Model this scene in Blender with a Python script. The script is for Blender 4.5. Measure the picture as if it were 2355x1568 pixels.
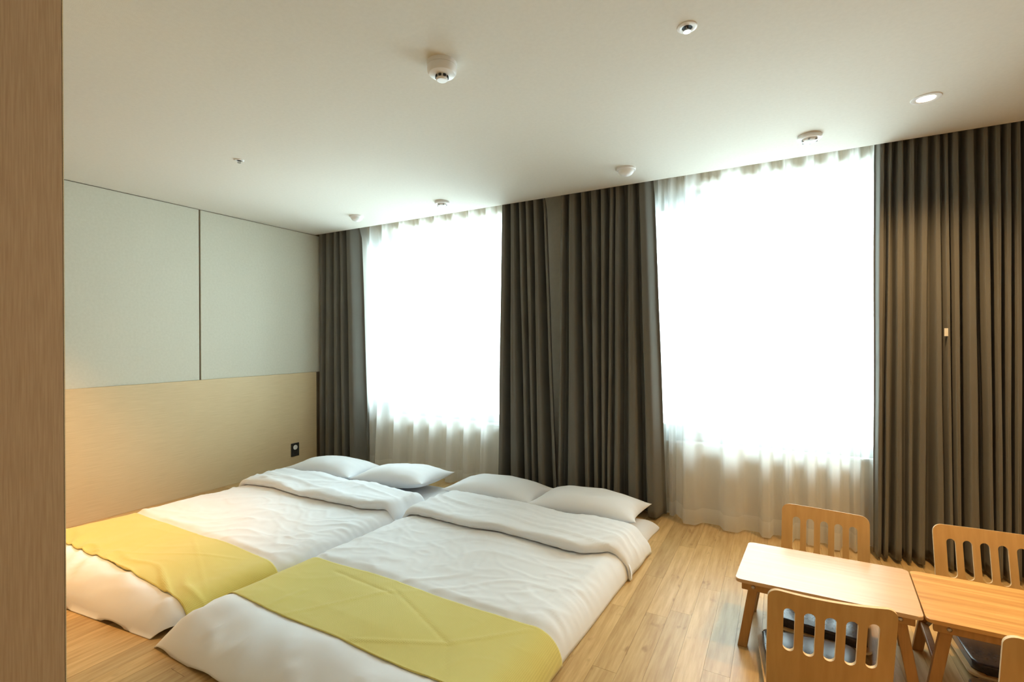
import bpy, bmesh, math, random
from mathutils import Vector, Matrix, noise

random.seed(7)
S = bpy.context.scene
COL = S.collection
for o in list(bpy.data.objects):
    bpy.data.objects.remove(o)
R = math.radians

# ------------------------------------------------------------------ camera
cam = bpy.data.cameras.new('camera')
cam.sensor_width = 36.0
cam.sensor_fit = 'HORIZONTAL'
cam.lens = 1106.85 / 2355 * 36
cam.clip_start = 0.05
cam_o = bpy.data.objects.new('camera', cam)
COL.objects.link(cam_o)
yaw, pitch, roll = 0.507742, -0.0020849, -0.0036673
fw = Vector((-math.cos(pitch) * math.sin(yaw), math.cos(pitch) * math.cos(yaw), math.sin(pitch)))
rt = Vector((math.cos(yaw), math.sin(yaw), 0))
up = rt.cross(fw)
rt2 = rt * math.cos(roll) + up * math.sin(roll)
up2 = -rt * math.sin(roll) + up * math.cos(roll)
m = Matrix((rt2, up2, -fw)).transposed().to_4x4()
m.translation = Vector((4.2955, -3.4659, 1.2824))
cam_o.matrix_world = m
S.camera = cam_o

# ------------------------------------------------------------------ world, exposure
S.view_settings.view_transform = 'Standard'
S.view_settings.look = 'None'
S.view_settings.gamma = 1.0
S.view_settings.use_curve_mapping = False
S.view_settings.exposure = -0.17
S.cycles.use_denoising = True
S.cycles.max_bounces = 14
S.cycles.diffuse_bounces = 7
S.cycles.transparent_max_bounces = 16
S.cycles.sample_clamp_indirect = 8.0
S.cycles.caustics_reflective = False
S.cycles.caustics_refractive = False

SKY = 23.0
w = bpy.data.worlds.new('overcast_sky')
S.world = w
w.use_nodes = True
bg = w.node_tree.nodes['Background']
bg.inputs['Color'].default_value = (0.755, 0.935, 1.0, 1)
bg.inputs['Strength'].default_value = SKY

WARM = (1.0, 0.64, 0.28)


def lamp(name, kind, loc, power, color, size=0.05, rot=(0, 0, 0), angle=100, blend=0.8):
    l = bpy.data.lights.new(name, kind)
    l.energy = power
    l.color = color
    if kind == 'SPOT':
        l.spot_size = R(angle)
        l.spot_blend = blend
        l.shadow_soft_size = size
    elif kind == 'POINT':
        l.shadow_soft_size = size
    else:
        l.size = size
    o = bpy.data.objects.new(name, l)
    o.location = loc
    o.rotation_euler = rot
    COL.objects.link(o)
    return o


def portal(x, wd, z, h):
    l = bpy.data.lights.new('window_daylight_portal', 'AREA')
    l.shape = 'RECTANGLE'
    l.size = wd
    l.size_y = h
    l.cycles.is_portal = True
    o = bpy.data.objects.new('window_daylight_portal', l)
    o.location = (x, 0.50, z)
    o.rotation_euler = (R(-90), 0, 0)   # emits towards -y
    COL.objects.link(o)


portal(1.43, 2.12, 1.465, 1.90)
portal(4.21, 1.76, 1.465, 1.90)

# warm downlights of the room that hang outside the frame (ceiling level)
lamp('downlight_lamp', 'SPOT', (0.70, -2.55, 2.38), 290, (1.0, 0.53, 0.18), 0.04, angle=78, blend=1.0)
lamp('downlight_lamp', 'SPOT', (5.12, -1.45, 2.38), 120, WARM, 0.04, angle=85, blend=1.0)
lamp('downlight_lamp', 'SPOT', (5.75, -1.20, 2.38), 40, WARM, 0.04, angle=130, blend=1.0)
lamp('downlight_lamp', 'SPOT', (5.20, -3.60, 2.38), 18, WARM, 0.04, angle=140, blend=1.0)
lamp('downlight_lamp', 'SPOT', (3.00, -4.00, 2.38), 14, WARM, 0.04, angle=140, blend=1.0)

# ------------------------------------------------------------------ materials


def mat(name):
    mt = bpy.data.materials.new(name)
    mt.use_nodes = True
    nt = mt.node_tree
    return mt, nt, nt.nodes['Principled BSDF'], nt.nodes.new


def plain(name, col, rough=0.5, **kw):
    mt, nt, b, new = mat(name)
    b.inputs['Base Color'].default_value = (*col, 1)
    b.inputs['Roughness'].default_value = rough
    for k, v in kw.items():
        b.inputs[k.replace('_', ' ')].default_value = v
    return mt


def noisy(name, c1, c2, scale, rough=0.6, bump=0.0, vec='Object', stretch=(1, 1, 1), detail=6, bscale=None, bdist=0.002, lo=0.3, hi=0.7, spec=0.5, coat=0.0):
    """two colours mixed by a stretched noise, with optional fine bump"""
    mt, nt, b, new = mat(name)
    L = nt.links.new
    if vec == 'World':
        tc = new('ShaderNodeNewGeometry')
        src = tc.outputs['Position']
    else:
        tc = new('ShaderNodeTexCoord')
        src = tc.outputs[vec]
    mp = new('ShaderNodeMapping')
    mp.inputs['Scale'].default_value = stretch
    L(src, mp.inputs['Vector'])
    n = new('ShaderNodeTexNoise')
    n.inputs['Scale'].default_value = scale
    n.inputs['Detail'].default_value = detail
    L(mp.outputs[0], n.inputs['Vector'])
    cr = new('ShaderNodeValToRGB')
    cr.color_ramp.elements[0].position = lo
    cr.color_ramp.elements[1].position = hi
    cr.color_ramp.elements[0].color = (*c1, 1)
    cr.color_ramp.elements[1].color = (*c2, 1)
    L(n.outputs['Fac'], cr.inputs[0])
    L(cr.outputs[0], b.inputs['Base Color'])
    b.inputs['Roughness'].default_value = rough
    b.inputs['Specular IOR Level'].default_value = spec
    b.inputs['Coat Weight'].default_value = coat
    if bump:
        n2 = new('ShaderNodeTexNoise')
        n2.inputs['Scale'].default_value = bscale or scale
        n2.inputs['Detail'].default_value = 4
        L(mp.outputs[0], n2.inputs['Vector'])
        bp = new('ShaderNodeBump')
        bp.inputs['Strength'].default_value = bump
        bp.inputs['Distance'].default_value = bdist
        L(n2.outputs['Fac'], bp.inputs['Height'])
        L(bp.outputs[0], b.inputs['Normal'])
    return mt


M = {}
M['ceiling'] = noisy('ceiling_wallpaper', (0.69, 0.67, 0.61), (0.72, 0.70, 0.64), 60, 0.9, 0.15, 'World', bscale=350)
M['plaster'] = noisy('painted_wall', (0.70, 0.66, 0.58), (0.73, 0.69, 0.61), 40, 0.9, 0.1, 'World', bscale=300)
M['wallpaper'] = noisy('grey_green_wallpaper', (0.60, 0.59, 0.50), (0.64, 0.63, 0.54), 60, 0.85, 0.25, 'World', bscale=420)
M['window_wall'] = noisy('tan_wall', (0.68, 0.585, 0.46), (0.72, 0.62, 0.49), 40, 0.9, 0.1, 'World', bscale=300)
M['reveal'] = plain('brown_reveal', (0.23, 0.17, 0.11), 0.7)
M['oak'] = noisy('light_oak_veneer', (0.62, 0.485, 0.29), (0.71, 0.57, 0.355), 7, 0.5, 0.02, 'World', (1, 1.0, 55), spec=0.35)
M['darkoak'] = noisy('wardrobe_oak_veneer', (0.45, 0.28, 0.15), (0.55, 0.36, 0.205), 9, 0.5, 0.08, 'World', (30, 30, 1.0), spec=0.35)
M['drape'] = None
M['white_plastic'] = plain('white_plastic', (0.82, 0.82, 0.82), 0.35)
M['grey_plastic'] = plain('grey_plastic', (0.35, 0.36, 0.38), 0.4)
M['dark'] = plain('dark_recess', (0.015, 0.013, 0.012), 0.6)
M['black_plate'] = plain('black_plate', (0.035, 0.035, 0.035), 0.4)
M['chrome'] = plain('chrome', (0.6, 0.6, 0.6), 0.18, Metallic=1.0)
M['frame'] = plain('window_frame_grey', (0.18, 0.22, 0.22), 0.5)
M['steel'] = plain('brushed_steel', (0.45, 0.44, 0.43), 0.35, Metallic=1.0)
M['leather'] = noisy('dark_leatherette', (0.030, 0.024, 0.027), (0.048, 0.038, 0.040), 90, 0.21, 0.0, 'Object')
M['ply'] = noisy('birch_plywood', (0.52, 0.315, 0.115), (0.60, 0.375, 0.15), 5, 0.42, 0.0, 'Object', (9, 1.0, 1.0), spec=0.4)
M['plyedge'] = noisy('plywood_edge', (0.72, 0.55, 0.33), (0.82, 0.66, 0.43), 60, 0.5, 0.0, 'Object')
M['legwood'] = noisy('table_leg_wood', (0.36, 0.19, 0.065), (0.45, 0.245, 0.09), 6, 0.45, 0.0, 'Object', (12, 12, 1.0), spec=0.4)
M['rubber'] = plain('foot_rubber', (0.05, 0.04, 0.035), 0.8)


def cloth_mat(name, c1, c2, bscale, bump, sheen=0.3, rough=0.9, crease=0.0):
    mt, nt, b, new = mat(name)
    L = nt.links.new
    tc = new('ShaderNodeTexCoord')
    n = new('ShaderNodeTexNoise')
    n.inputs['Scale'].default_value = 5
    n.inputs['Detail'].default_value = 4
    L(tc.outputs['Object'], n.inputs['Vector'])
    mx = new('ShaderNodeMix')
    mx.data_type = 'RGBA'
    mx.inputs['A'].default_value = (*c1, 1)
    mx.inputs['B'].default_value = (*c2, 1)
    L(n.outputs['Fac'], mx.inputs['Factor'])
    L(mx.outputs['Result'], b.inputs['Base Color'])
    b.inputs['Roughness'].default_value = rough
    b.inputs['Specular IOR Level'].default_value = 0.2
    b.inputs['Sheen Weight'].default_value = sheen
    n2 = new('ShaderNodeTexNoise')
    n2.inputs['Scale'].default_value = bscale
    n2.inputs['Detail'].default_value = 3
    L(tc.outputs['Object'], n2.inputs['Vector'])
    bp = new('ShaderNodeBump')
    bp.inputs['Strength'].default_value = bump
    bp.inputs['Distance'].default_value = 0.001
    L(n2.outputs['Fac'], bp.inputs['Height'])
    L(bp.outputs[0], b.inputs['Normal'])
    if crease:
        # small sharp creases of washed cotton
        n3 = new('ShaderNodeTexNoise')
        n3.noise_type = 'RIDGED_MULTIFRACTAL'
        n3.inputs['Scale'].default_value = 4.5
        n3.inputs['Detail'].default_value = 2.0
        n3.inputs['Distortion'].default_value = 0.9
        L(tc.outputs['Object'], n3.inputs['Vector'])
        b3 = new('ShaderNodeBump')
        b3.inputs['Strength'].default_value = crease
        b3.inputs['Distance'].default_value = 0.006
        L(n3.outputs['Fac'], b3.inputs['Height'])
        L(b3.outputs[0], bp.inputs['Normal'])
    return mt


M['cotton'] = cloth_mat('white_cotton', (0.79, 0.815, 0.855), (0.825, 0.85, 0.89), 700, 0.1, crease=0.8)
M['sheet'] = cloth_mat('white_sheet', (0.77, 0.79, 0.83), (0.81, 0.83, 0.87), 700, 0.1)
M['drape'] = cloth_mat('taupe_blackout_cloth', (0.135, 0.129, 0.113), (0.160, 0.153, 0.135), 500, 0.25, sheen=0.15)
M['tag'] = plain('white_label', (0.75, 0.72, 0.66), 0.8)


def runner_mat():
    """mustard waffle weave: small square cells in relief"""
    mt, nt, b, new = mat('mustard_waffle_weave')
    L = nt.links.new
    tc = new('ShaderNodeTexCoord')
    wx = new('ShaderNodeTexWave')
    wx.bands_direction = 'X'
    wy = new('ShaderNodeTexWave')
    wy.bands_direction = 'Y'
    for t in (wx, wy):
        t.inputs['Scale'].default_value = 58
        L(tc.outputs['Object'], t.inputs['Vector'])
    mul = new('ShaderNodeMath')
    mul.operation = 'MAXIMUM'
    L(wx.outputs['Fac'], mul.inputs[0])
    L(wy.outputs['Fac'], mul.inputs[1])
    cr = new('ShaderNodeValToRGB')
    cr.color_ramp.elements[0].color = (0.60, 0.51, 0.115, 1)
    cr.color_ramp.elements[1].color = (0.72, 0.62, 0.175, 1)
    L(mul.outputs[0], cr.inputs[0])
    L(cr.outputs[0], b.inputs['Base Color'])
    bp = new('ShaderNodeBump')
    bp.inputs['Strength'].default_value = 0.4
    bp.inputs['Distance'].default_value = 0.0015
    L(mul.outputs[0], bp.inputs['Height'])
    L(bp.outputs[0], b.inputs['Normal'])
    b.inputs['Roughness'].default_value = 0.75
    b.inputs['Specular IOR Level'].default_value = 0.25
    b.inputs['Sheen Weight'].default_value = 0.3
    return mt


M['runner'] = runner_mat()


def sheer_mat(name, open_):
    mt, nt, b, new = mat(name)
    L = nt.links.new
    out = nt.nodes['Material Output']
    nt.nodes.remove(b)
    d = new('ShaderNodeBsdfDiffuse')
    d.inputs['Color'].default_value = (0.80, 0.785, 0.745, 1)
    t = new('ShaderNodeBsdfTranslucent')
    t.inputs['Color'].default_value = (0.80, 0.80, 0.78, 1)
    tr = new('ShaderNodeBsdfTransparent')
    m1 = new('ShaderNodeMixShader')
    m1.inputs[0].default_value = 0.5
    m2 = new('ShaderNodeMixShader')
    m2.inputs[0].default_value = open_
    L(d.outputs[0], m1.inputs[1])
    L(t.outputs[0], m1.inputs[2])
    L(m1.outputs[0], m2.inputs[1])
    L(tr.outputs[0], m2.inputs[2])
    L(m2.outputs[0], out.inputs['Surface'])
    return mt


M['sheer'] = sheer_mat('white_sheer_voile', 0.27)
M['hem'] = sheer_mat('white_sheer_hem', 0.16)


def glass_mat():
    mt, nt, b, new = mat('window_glass')
    L = nt.links.new
    out = nt.nodes['Material Output']
    nt.nodes.remove(b)
    tr = new('ShaderNodeBsdfTransparent')
    tr.inputs['Color'].default_value = (0.95, 0.97, 0.96, 1)
    g = new('ShaderNodeBsdfGlossy')
    g.inputs['Roughness'].default_value = 0.02
    fr = new('ShaderNodeFresnel')
    fr.inputs['IOR'].default_value = 1.3
    mx = new('ShaderNodeMixShader')
    L(fr.outputs[0], mx.inputs[0])
    L(tr.outputs[0], mx.inputs[1])
    L(g.outputs[0], mx.inputs[2])
    L(mx.outputs[0], out.inputs['Surface'])
    return mt


M['glass'] = glass_mat()


def emit_mat(name, col, strength):
    mt, nt, b, new = mat(name)
    b.inputs['Base Color'].default_value = (*col, 1)
    b.inputs['Emission Color'].default_value = (*col, 1)
    b.inputs['Emission Strength'].default_value = strength
    return mt


M['lamp'] = emit_mat('lit_lamp_diffuser', (1.0, 0.80, 0.58), 9.0)


def plank_mat():
    """oak laminate, grain along y, a tone of its own for every board"""
    mt, nt, b, new = mat('oak_laminate')
    L = nt.links.new
    geo = new('ShaderNodeNewGeometry')
    oi = new('ShaderNodeObjectInfo')
    add = new('ShaderNodeMath')
    add.operation = 'ADD'
    L(geo.outputs['Random Per Island'], add.inputs[0])
    L(oi.outputs['Random'], add.inputs[1])
    fr = new('ShaderNodeMath')
    fr.operation = 'FRACT'
    L(add.outputs[0], fr.inputs[0])
    cmb = new('ShaderNodeCombineXYZ')
    ml = new('ShaderNodeMath')
    ml.operation = 'MULTIPLY'
    ml.inputs[1].default_value = 37.0
    L(fr.outputs[0], ml.inputs[0])
    L(ml.outputs[0], cmb.inputs['Z'])
    va = new('ShaderNodeVectorMath')
    va.operation = 'ADD'
    L(geo.outputs['Position'], va.inputs[0])
    L(cmb.outputs[0], va.inputs[1])
    mp = new('ShaderNodeMapping')
    mp.inputs['Scale'].default_value = (22, 1.6, 1)
    L(va.outputs[0], mp.inputs['Vector'])
    n = new('ShaderNodeTexNoise')
    n.inputs['Scale'].default_value = 2.2
    n.inputs['Detail'].default_value = 7
    n.inputs['Roughness'].default_value = 0.62
    L(mp.outputs[0], n.inputs['Vector'])
    cr = new('ShaderNodeValToRGB')
    e = cr.color_ramp.elements
    e[0].position, e[0].color = 0.30, (0.42, 0.26, 0.10, 1)
    e[1].position, e[1].color = 0.66, (0.62, 0.44, 0.21, 1)
    L(n.outputs['Fac'], cr.inputs[0])
    # small dark knots
    mp2 = new('ShaderNodeMapping')
    mp2.inputs['Scale'].default_value = (16, 7, 1)
    L(va.outputs[0], mp2.inputs['Vector'])
    n2 = new('ShaderNodeTexNoise')
    n2.inputs['Scale'].default_value = 1.2
    n2.inputs['Detail'].default_value = 2
    L(mp2.outputs[0], n2.inputs['Vector'])
    kr = new('ShaderNodeValToRGB')
    kr.color_ramp.elements[0].position, kr.color_ramp.elements[0].color = 0.66, (1, 1, 1, 1)
    kr.color_ramp.elements[1].position, kr.color_ramp.elements[1].color = 0.80, (0.55, 0.45, 0.36, 1)
    L(n2.outputs['Fac'], kr.inputs[0])
    mk = new('ShaderNodeMix')
    mk.data_type = 'RGBA'
    mk.blend_type = 'MULTIPLY'
    mk.inputs['Factor'].default_value = 1.0
    L(cr.outputs[0], mk.inputs['A'])
    L(kr.outputs[0], mk.inputs['B'])
    hs = new('ShaderNodeHueSaturation')
    mr = new('ShaderNodeMapRange')
    mr.inputs['To Min'].default_value = 0.88
    mr.inputs['To Max'].default_value = 1.12
    L(fr.outputs[0], mr.inputs['Value'])
    L(mr.outputs[0], hs.inputs['Value'])
    L(mk.outputs['Result'], hs.inputs['Color'])
    L(hs.outputs[0], b.inputs['Base Color'])
    b.inputs['Roughness'].default_value = 0.36
    b.inputs['Specular IOR Level'].default_value = 0.45
    return mt


M['plank'] = plank_mat()


def table_mat(name, c1, c2):
    """bamboo-like top: strips along x with streaky grain"""
    mt, nt, b, new = mat(name)
    L = nt.links.new
    tc = new('ShaderNodeTexCoord')
    mp = new('ShaderNodeMapping')
    mp.inputs['Scale'].default_value = (1.3, 34, 1)
    L(tc.outputs['Object'], mp.inputs['Vector'])
    n = new('ShaderNodeTexNoise')
    n.inputs['Scale'].default_value = 1.6
    n.inputs['Detail'].default_value = 6
    L(mp.outputs[0], n.inputs['Vector'])
    cr = new('ShaderNodeValToRGB')
    cr.color_ramp.elements[0].position, cr.color_ramp.elements[0].color = 0.32, (*c1, 1)
    cr.color_ramp.elements[1].position, cr.color_ramp.elements[1].color = 0.66, (*c2, 1)
    L(n.outputs['Fac'], cr.inputs[0])
    L(cr.outputs[0], b.inputs['Base Color'])
    b.inputs['Roughness'].default_value = 0.38
    b.inputs['Coat Weight'].default_value = 0.1
    b.inputs['Coat Roughness'].default_value = 0.3
    return mt


M['top_painted_sheen'] = table_mat('bamboo_top_painted_sheen', (0.53, 0.34, 0.185), (0.61, 0.41, 0.235))  # same bamboo as the honey top, window reflection painted in as paler tone
M['top_orange'] = table_mat('honey_bamboo_top', (0.46, 0.225, 0.065), (0.68, 0.40, 0.145))

# ------------------------------------------------------------------ object helpers


def link(name, me, parent=None, loc=(0, 0, 0), rz=0.0):
    o = bpy.data.objects.new(name, me)
    o.location = loc
    o.rotation_euler = (0, 0, rz)
    COL.objects.link(o)
    if parent:
        o.parent = parent
    return o


def mesh(name, verts, faces, mats, smooth=False, fm=None):
    me = bpy.data.meshes.new(name)
    me.from_pydata([tuple(v) for v in verts], [], faces)
    for mt in (mats if isinstance(mats, (list, tuple)) else [mats]):
        me.materials.append(mt)
    if fm:
        for p, i in zip(me.polygons, fm):
            p.material_index = i
    if smooth:
        for p in me.polygons:
            p.use_smooth = True
    me.update()
    return me


def from_bm(name, bm, mats, smooth=False, angle=None):
    bmesh.ops.recalc_face_normals(bm, faces=bm.faces)
    me = bpy.data.meshes.new(name)
    bm.to_mesh(me)
    bm.free()
    for mt in (mats if isinstance(mats, (list, tuple)) else [mats]):
        me.materials.append(mt)
    if smooth:
        for p in me.polygons:
            p.use_smooth = True
    if angle is not None:
        me.set_sharp_from_angle(angle=R(angle))
    return me


def box_bm(bm, a, b, bev=0.0, seg=2):
    x0, y0, z0 = a
    x1, y1, z1 = b
    vs = [bm.verts.new(v) for v in ((x0, y0, z0), (x1, y0, z0), (x1, y1, z0), (x0, y1, z0),
                                    (x0, y0, z1), (x1, y0, z1), (x1, y1, z1), (x0, y1, z1))]
    fs = [bm.faces.new([vs[i] for i in f]) for f in ((3, 2, 1, 0), (4, 5, 6, 7), (0, 1, 5, 4), (1, 2, 6, 5), (2, 3, 7, 6), (3, 0, 4, 7))]
    if bev:
        es = list({e for f in fs for e in f.edges})
        bmesh.ops.bevel(bm, geom=es, offset=bev, segments=seg, affect='EDGES', profile=0.5)
    return bm


def box(name, a, b, mt, parent=None, bev=0.0, kind=None):
    bm = box_bm(bmesh.new(), a, b, bev)
    o = link(name, from_bm(name, bm, mt), parent)
    if kind:
        o['kind'] = kind
    return o


def tag(o, label=None, cat=None, group=None, kind=None):
    if label:
        o['label'] = label
    if cat:
        o['category'] = cat
    if group:
        o['group'] = group
    if kind:
        o['kind'] = kind
    return o


def thing(name, label, cat, loc, rz=0.0, group=None):
    o = link(name, None, None, loc, rz)
    return tag(o, label, cat, group)


def lathe(prof, seg=32):
    """closed solid of revolution from (r, z) points, first and last on the axis"""
    V, F = [], []
    n = len(prof)
    rings = []
    for r, z in prof:
        if r < 1e-6:
            rings.append([len(V)])
            V.append((0, 0, z))
        else:
            rings.append(list(range(len(V), len(V) + seg)))
            V += [(r * math.cos(2 * math.pi * k / seg), r * math.sin(2 * math.pi * k / seg), z) for k in range(seg)]
    for a, b in zip(rings, rings[1:]):
        for k in range(seg):
            k2 = (k + 1) % seg
            if len(a) == 1 and len(b) > 1:
                F.append((a[0], b[k], b[k2]))
            elif len(b) == 1 and len(a) > 1:
                F.append((a[k], b[0], a[k2]))
            elif len(a) > 1:
                F.append((a[k], b[k], b[k2], a[k2]))
    return V, F


def lathe_obj(name, prof, mt, parent, seg=32, loc=(0, 0, 0), angle=35):
    V, F = lathe(prof, seg)
    bm = bmesh.new()
    vs = [bm.verts.new(v) for v in V]
    for f in F:
        bm.faces.new([vs[i] for i in f])
    return link(name, from_bm(name, bm, mt, True, angle), parent, loc)


def copy_tree(o, parent=None):
    c = o.copy()
    COL.objects.link(c)
    if parent:
        c.parent = parent
    for ch in list(o.children):
        copy_tree(ch, c)
    return c


# ------------------------------------------------------------------ room shell
H = 2.4
XR, YB = 6.2, -5.0      # right wall, back wall (both outside the frame)
YW = 0.22               # inner face of the window wall, behind the curtains

# floor: base with boards laid along y
fl = box('floor', (-0.02, YB, -0.06), (XR, YW, -0.009), M['reveal'], kind='structure')
PW, PL, G = 0.096, 0.84, 0.0007


def plank_verts(x0, y0, x1, y1, zt):
    return [(x0, y0, -0.009), (x1, y0, -0.009), (x1, y1, -0.009), (x0, y1, -0.009), (x0, y0, zt), (x1, y0, zt), (x1, y1, zt), (x0, y1, zt)]


PF = [(4, 5, 6, 7), (0, 1, 5, 4), (1, 2, 6, 5), (2, 3, 7, 6), (3, 0, 4, 7)]
pm = mesh('floor_plank', plank_verts(G / 2, G / 2, PW - G / 2, PL - G / 2, 0.0), PF, M['plank'])
rest_v, rest_f = [], []
nc = int(XR / PW) + 1
prnd = random.Random(3)
cnt = 0
for c in range(nc):
    x0 = c * PW
    off = prnd.random() * PL
    y = YB - off
    while y < YW:
        ya, yb = max(y, YB), min(y + PL, YW)
        x1 = min(x0 + PW, XR)
        if yb - ya > 0.01:
            vis = (3.35 < x0 < 5.7 and yb > -2.45) or (0.3 < x0 < 2.9 and yb > -3.0 and ya < -2.2) or (1.6 < x0 < 3.5 and yb > -0.1)
            full = (yb - ya) > PL - 0.001 and x1 - x0 > PW - 0.001
            if vis:
                cnt += 1
                if full:
                    link('floor_plank', pm, fl, (x0, ya, prnd.uniform(-0.0004, 0.0)))
                else:
                    link('floor_plank', mesh('floor_plank', plank_verts(G / 2, G / 2, x1 - x0 - G / 2, yb - ya - G / 2, 0.0), PF, M['plank']), fl, (x0, ya, prnd.uniform(-0.0004, 0.0)))
            else:
                k = len(rest_v)
                rest_v += plank_verts(x0 + G / 2, ya + G / 2, x1 - G / 2, yb - G / 2, 0.0)
                rest_f += [tuple(i + k for i in f) for f in PF]
        y += PL
tag(link('hidden_planks', mesh('hidden_planks', rest_v, rest_f, M['plank']), fl), kind='stuff')

# ceiling, with the curtain pocket behind its edge
box('ceiling', (-0.02, YB, H), (XR, -0.02, H + 0.12), M['ceiling'], kind='structure')
box('ceiling_pocket', (-0.02, -0.02, H + 0.10), (XR, 0.47, H + 0.14), M['plaster'], kind='structure').name = 'trim_1'

# left wall: brown backing, two wallpaper panels with an open joint
wl = box('wall_left', (-0.14, YB, 0), (-0.012, 0.47, H + 0.12), M['reveal'], kind='structure')
box('wallpaper_panel', (-0.0118, -1.178, 0.9535), (0.0, YW, H - 0.006), M['wallpaper'], wl, bev=0.001)
box('wallpaper_panel', (-0.0118, YB, 0.9535), (0.0, -1.192, H - 0.006), M['wallpaper'], wl, bev=0.001)
hb = box('headboard_panel', (-0.0118, -4.2, 0.0), (0.014, -0.026, 0.953), M['oak'], bev=0.0015)
tag(hb, 'long low light oak panel along the left wall beside the futon', 'panel')

# right and back walls (outside the frame)
box('wall_right', (XR, YB, 0), (XR + 0.12, 0.47, H + 0.12), M['plaster'], kind='structure')
box('wall_back', (-0.14, YB - 0.12, 0), (XR + 0.12, YB, H + 0.12), M['plaster'], kind='structure')

# window wall with two openings
SILL, HEAD = 0.54, 2.388
W1, W2 = (0.40, 2.46), (3.36, 5.06)
bm = bmesh.new()
y0, y1 = YW, 0.47
for xa, xb, za, zb in ((-0.14, W1[0], 0, H + 0.12), (W1[1], W2[0], 0, H + 0.12), (W2[1], XR + 0.12, 0, H + 0.12),
                       (W1[0], W1[1], 0, SILL), (W1[0], W1[1], HEAD, H + 0.12), (W2[0], W2[1], 0, SILL), (W2[0], W2[1], HEAD, H + 0.12)):
    box_bm(bm, (xa, y0, za), (xb, y1, zb))
o = link('wall_window', from_bm('wall_window', bm, M['window_wall']))
o['kind'] = 'structure'
box('baseboard_window', (-0.0, YW - 0.012, 0.0), (XR, YW, 0.07), M['white_plastic'], kind='structure')


def window(name, xa, xb):
    f = 0.05
    ya, yb = 0.34, 0.40
    bm = bmesh.new()
    box_bm(bm, (xa, ya, SILL), (xb, yb, SILL + f))
    box_bm(bm, (xa, ya, HEAD - 0.03), (xb, yb, HEAD))
    box_bm(bm, (xa, ya, SILL + f), (xa + f, yb, HEAD - 0.03))
    box_bm(bm, (xb - f, ya, SILL + f), (xb, yb, HEAD - 0.03))
    w_ = link(name, from_bm(name, bm, M['frame']))
    w_['kind'] = 'structure'
    mx = xa + 0.36
    box('mullion', (mx, ya, SILL + f), (mx + 0.04, yb, HEAD - 0.03), M['frame'], w_)
    # opening sash in the narrow left bay
    s = bmesh.new()
    a, b = xa + f, mx
    zb, zt = SILL + f, HEAD - 0.03
    e = 0.045
    tr = 0.09
    box_bm(s, (a, ya - 0.01, zb), (b, yb - 0.01, zb + e))
    box_bm(s, (a, ya - 0.01, zt - tr), (b, yb - 0.01, zt))
    box_bm(s, (a, ya - 0.01, zb + e), (a + e, yb - 0.01, zt - tr))
    box_bm(s, (b - e, ya - 0.01, zb + e), (b, yb - 0.01, zt - tr))
    sh = link('sash', from_bm('sash', s, M['frame']), w_)
    box('pane', (a + e, 0.362, zb + e), (b - e, 0.368, zt - tr), M['glass'], sh)
    box('pane', (mx + 0.04, 0.367, zb), (xb - f, 0.373, zt), M['glass'], w_)
    box('window_sill', (xa, YW - 0.015, SILL - 0.02), (xb, ya, SILL), M['white_plastic'], w_, bev=0.003)
    return w_


window('window_1', *W1)
window('window_2', *W2)

# wooden wardrobe side at the left edge of the picture
PX, PY = 2.54, -2.895
wd = thing('wardrobe', 'tall wood grain wardrobe side panel filling the left edge of the room', 'wardrobe', (PX - 0.3, PY - 0.6, 0))
b_ = box_bm(bmesh.new(), (0.28, -0.6, 0), (0.30, 0.5965, H - 0.001), 0.0005)
link('side_panel', from_bm('side_panel', b_, M['darkoak']), wd)
b_ = box_bm(bmesh.new(), (-0.30, 0.58, 0), (0.279, 0.598, H - 0.001), 0.001)
link('back_panel', from_bm('back_panel', b_, M['darkoak']), wd)
b_ = box_bm(bmesh.new(), (-0.30, -0.6, 0), (-0.28, 0.579, H - 0.001), 0.001)
link('side_panel', from_bm('side_panel', b_, M['darkoak']), wd)

b_ = box_bm(bmesh.new(), (0.28, 0.5975, 0), (0.3005, 0.600, H - 0.001), 0.0004)
link('edge_band', from_bm('edge_band', b_, M['oak']), wd)

# ------------------------------------------------------------------ curtains
D1 = [(0.012, 0.018), (0.055, 0.060), (0.112, 0.100), (0.165, 0.145), (0.231, 0.218), (0.27, 0.289), (0.321, 0.341), (0.36, 0.398), (0.404, 0.442), (0.461, 0.523), (0.548, 0.633)]
D2 = [(2.256, 2.209), (2.294, 2.248), (2.336, 2.303), (2.377, 2.385), (2.41, 2.467), (2.446, 2.507), (2.475, 2.538), (2.507, 2.566), (2.542, 2.593), (2.582, 2.628), (2.624, 2.701), (2.67, 2.769)]
D3 = [(2.791, 2.761), (2.82, 2.791), (2.85, 2.806), (2.9, 2.893), (2.954, 2.989), (2.986, 3.017), (3.021, 3.056), (3.076, 3.087), (3.117, 3.117), (3.141, 3.144), (3.178, 3.165), (3.218, 3.181), (3.235, 3.201), (3.254, 3.241), (3.303, 3.28), (3.354, 3.374), (3.389, 3.433), (3.43, 3.498), (3.498, 3.58)]
D4 = [(4.786, 4.776), (4.817, 4.794), (4.839, 4.813), (4.851, 4.827), (4.869, 4.847), (4.899, 4.883), (4.922, 4.918), (4.949, 4.934), (4.978, 4.951), (5.007, 4.984), (5.033, 5.024), (5.061, 5.071), (5.078, 5.097), (5.093, 5.115), (5.109, 5.131), (5.128, 5.147), (5.162, 5.165), (5.196, 5.208), (5.222, 5.26), (5.253, 5.278), (5.278, 5.295), (5.302, 5.312), (5.325, 5.325), (5.347, 5.342), (5.362, 5.36), (5.382, 5.382), (5.398, 5.405), (5.421, 5.428), (5.447, 5.45), (5.47, 5.473), (5.495, 5.498), (5.52, 5.523), (5.545, 5.551)]
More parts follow.
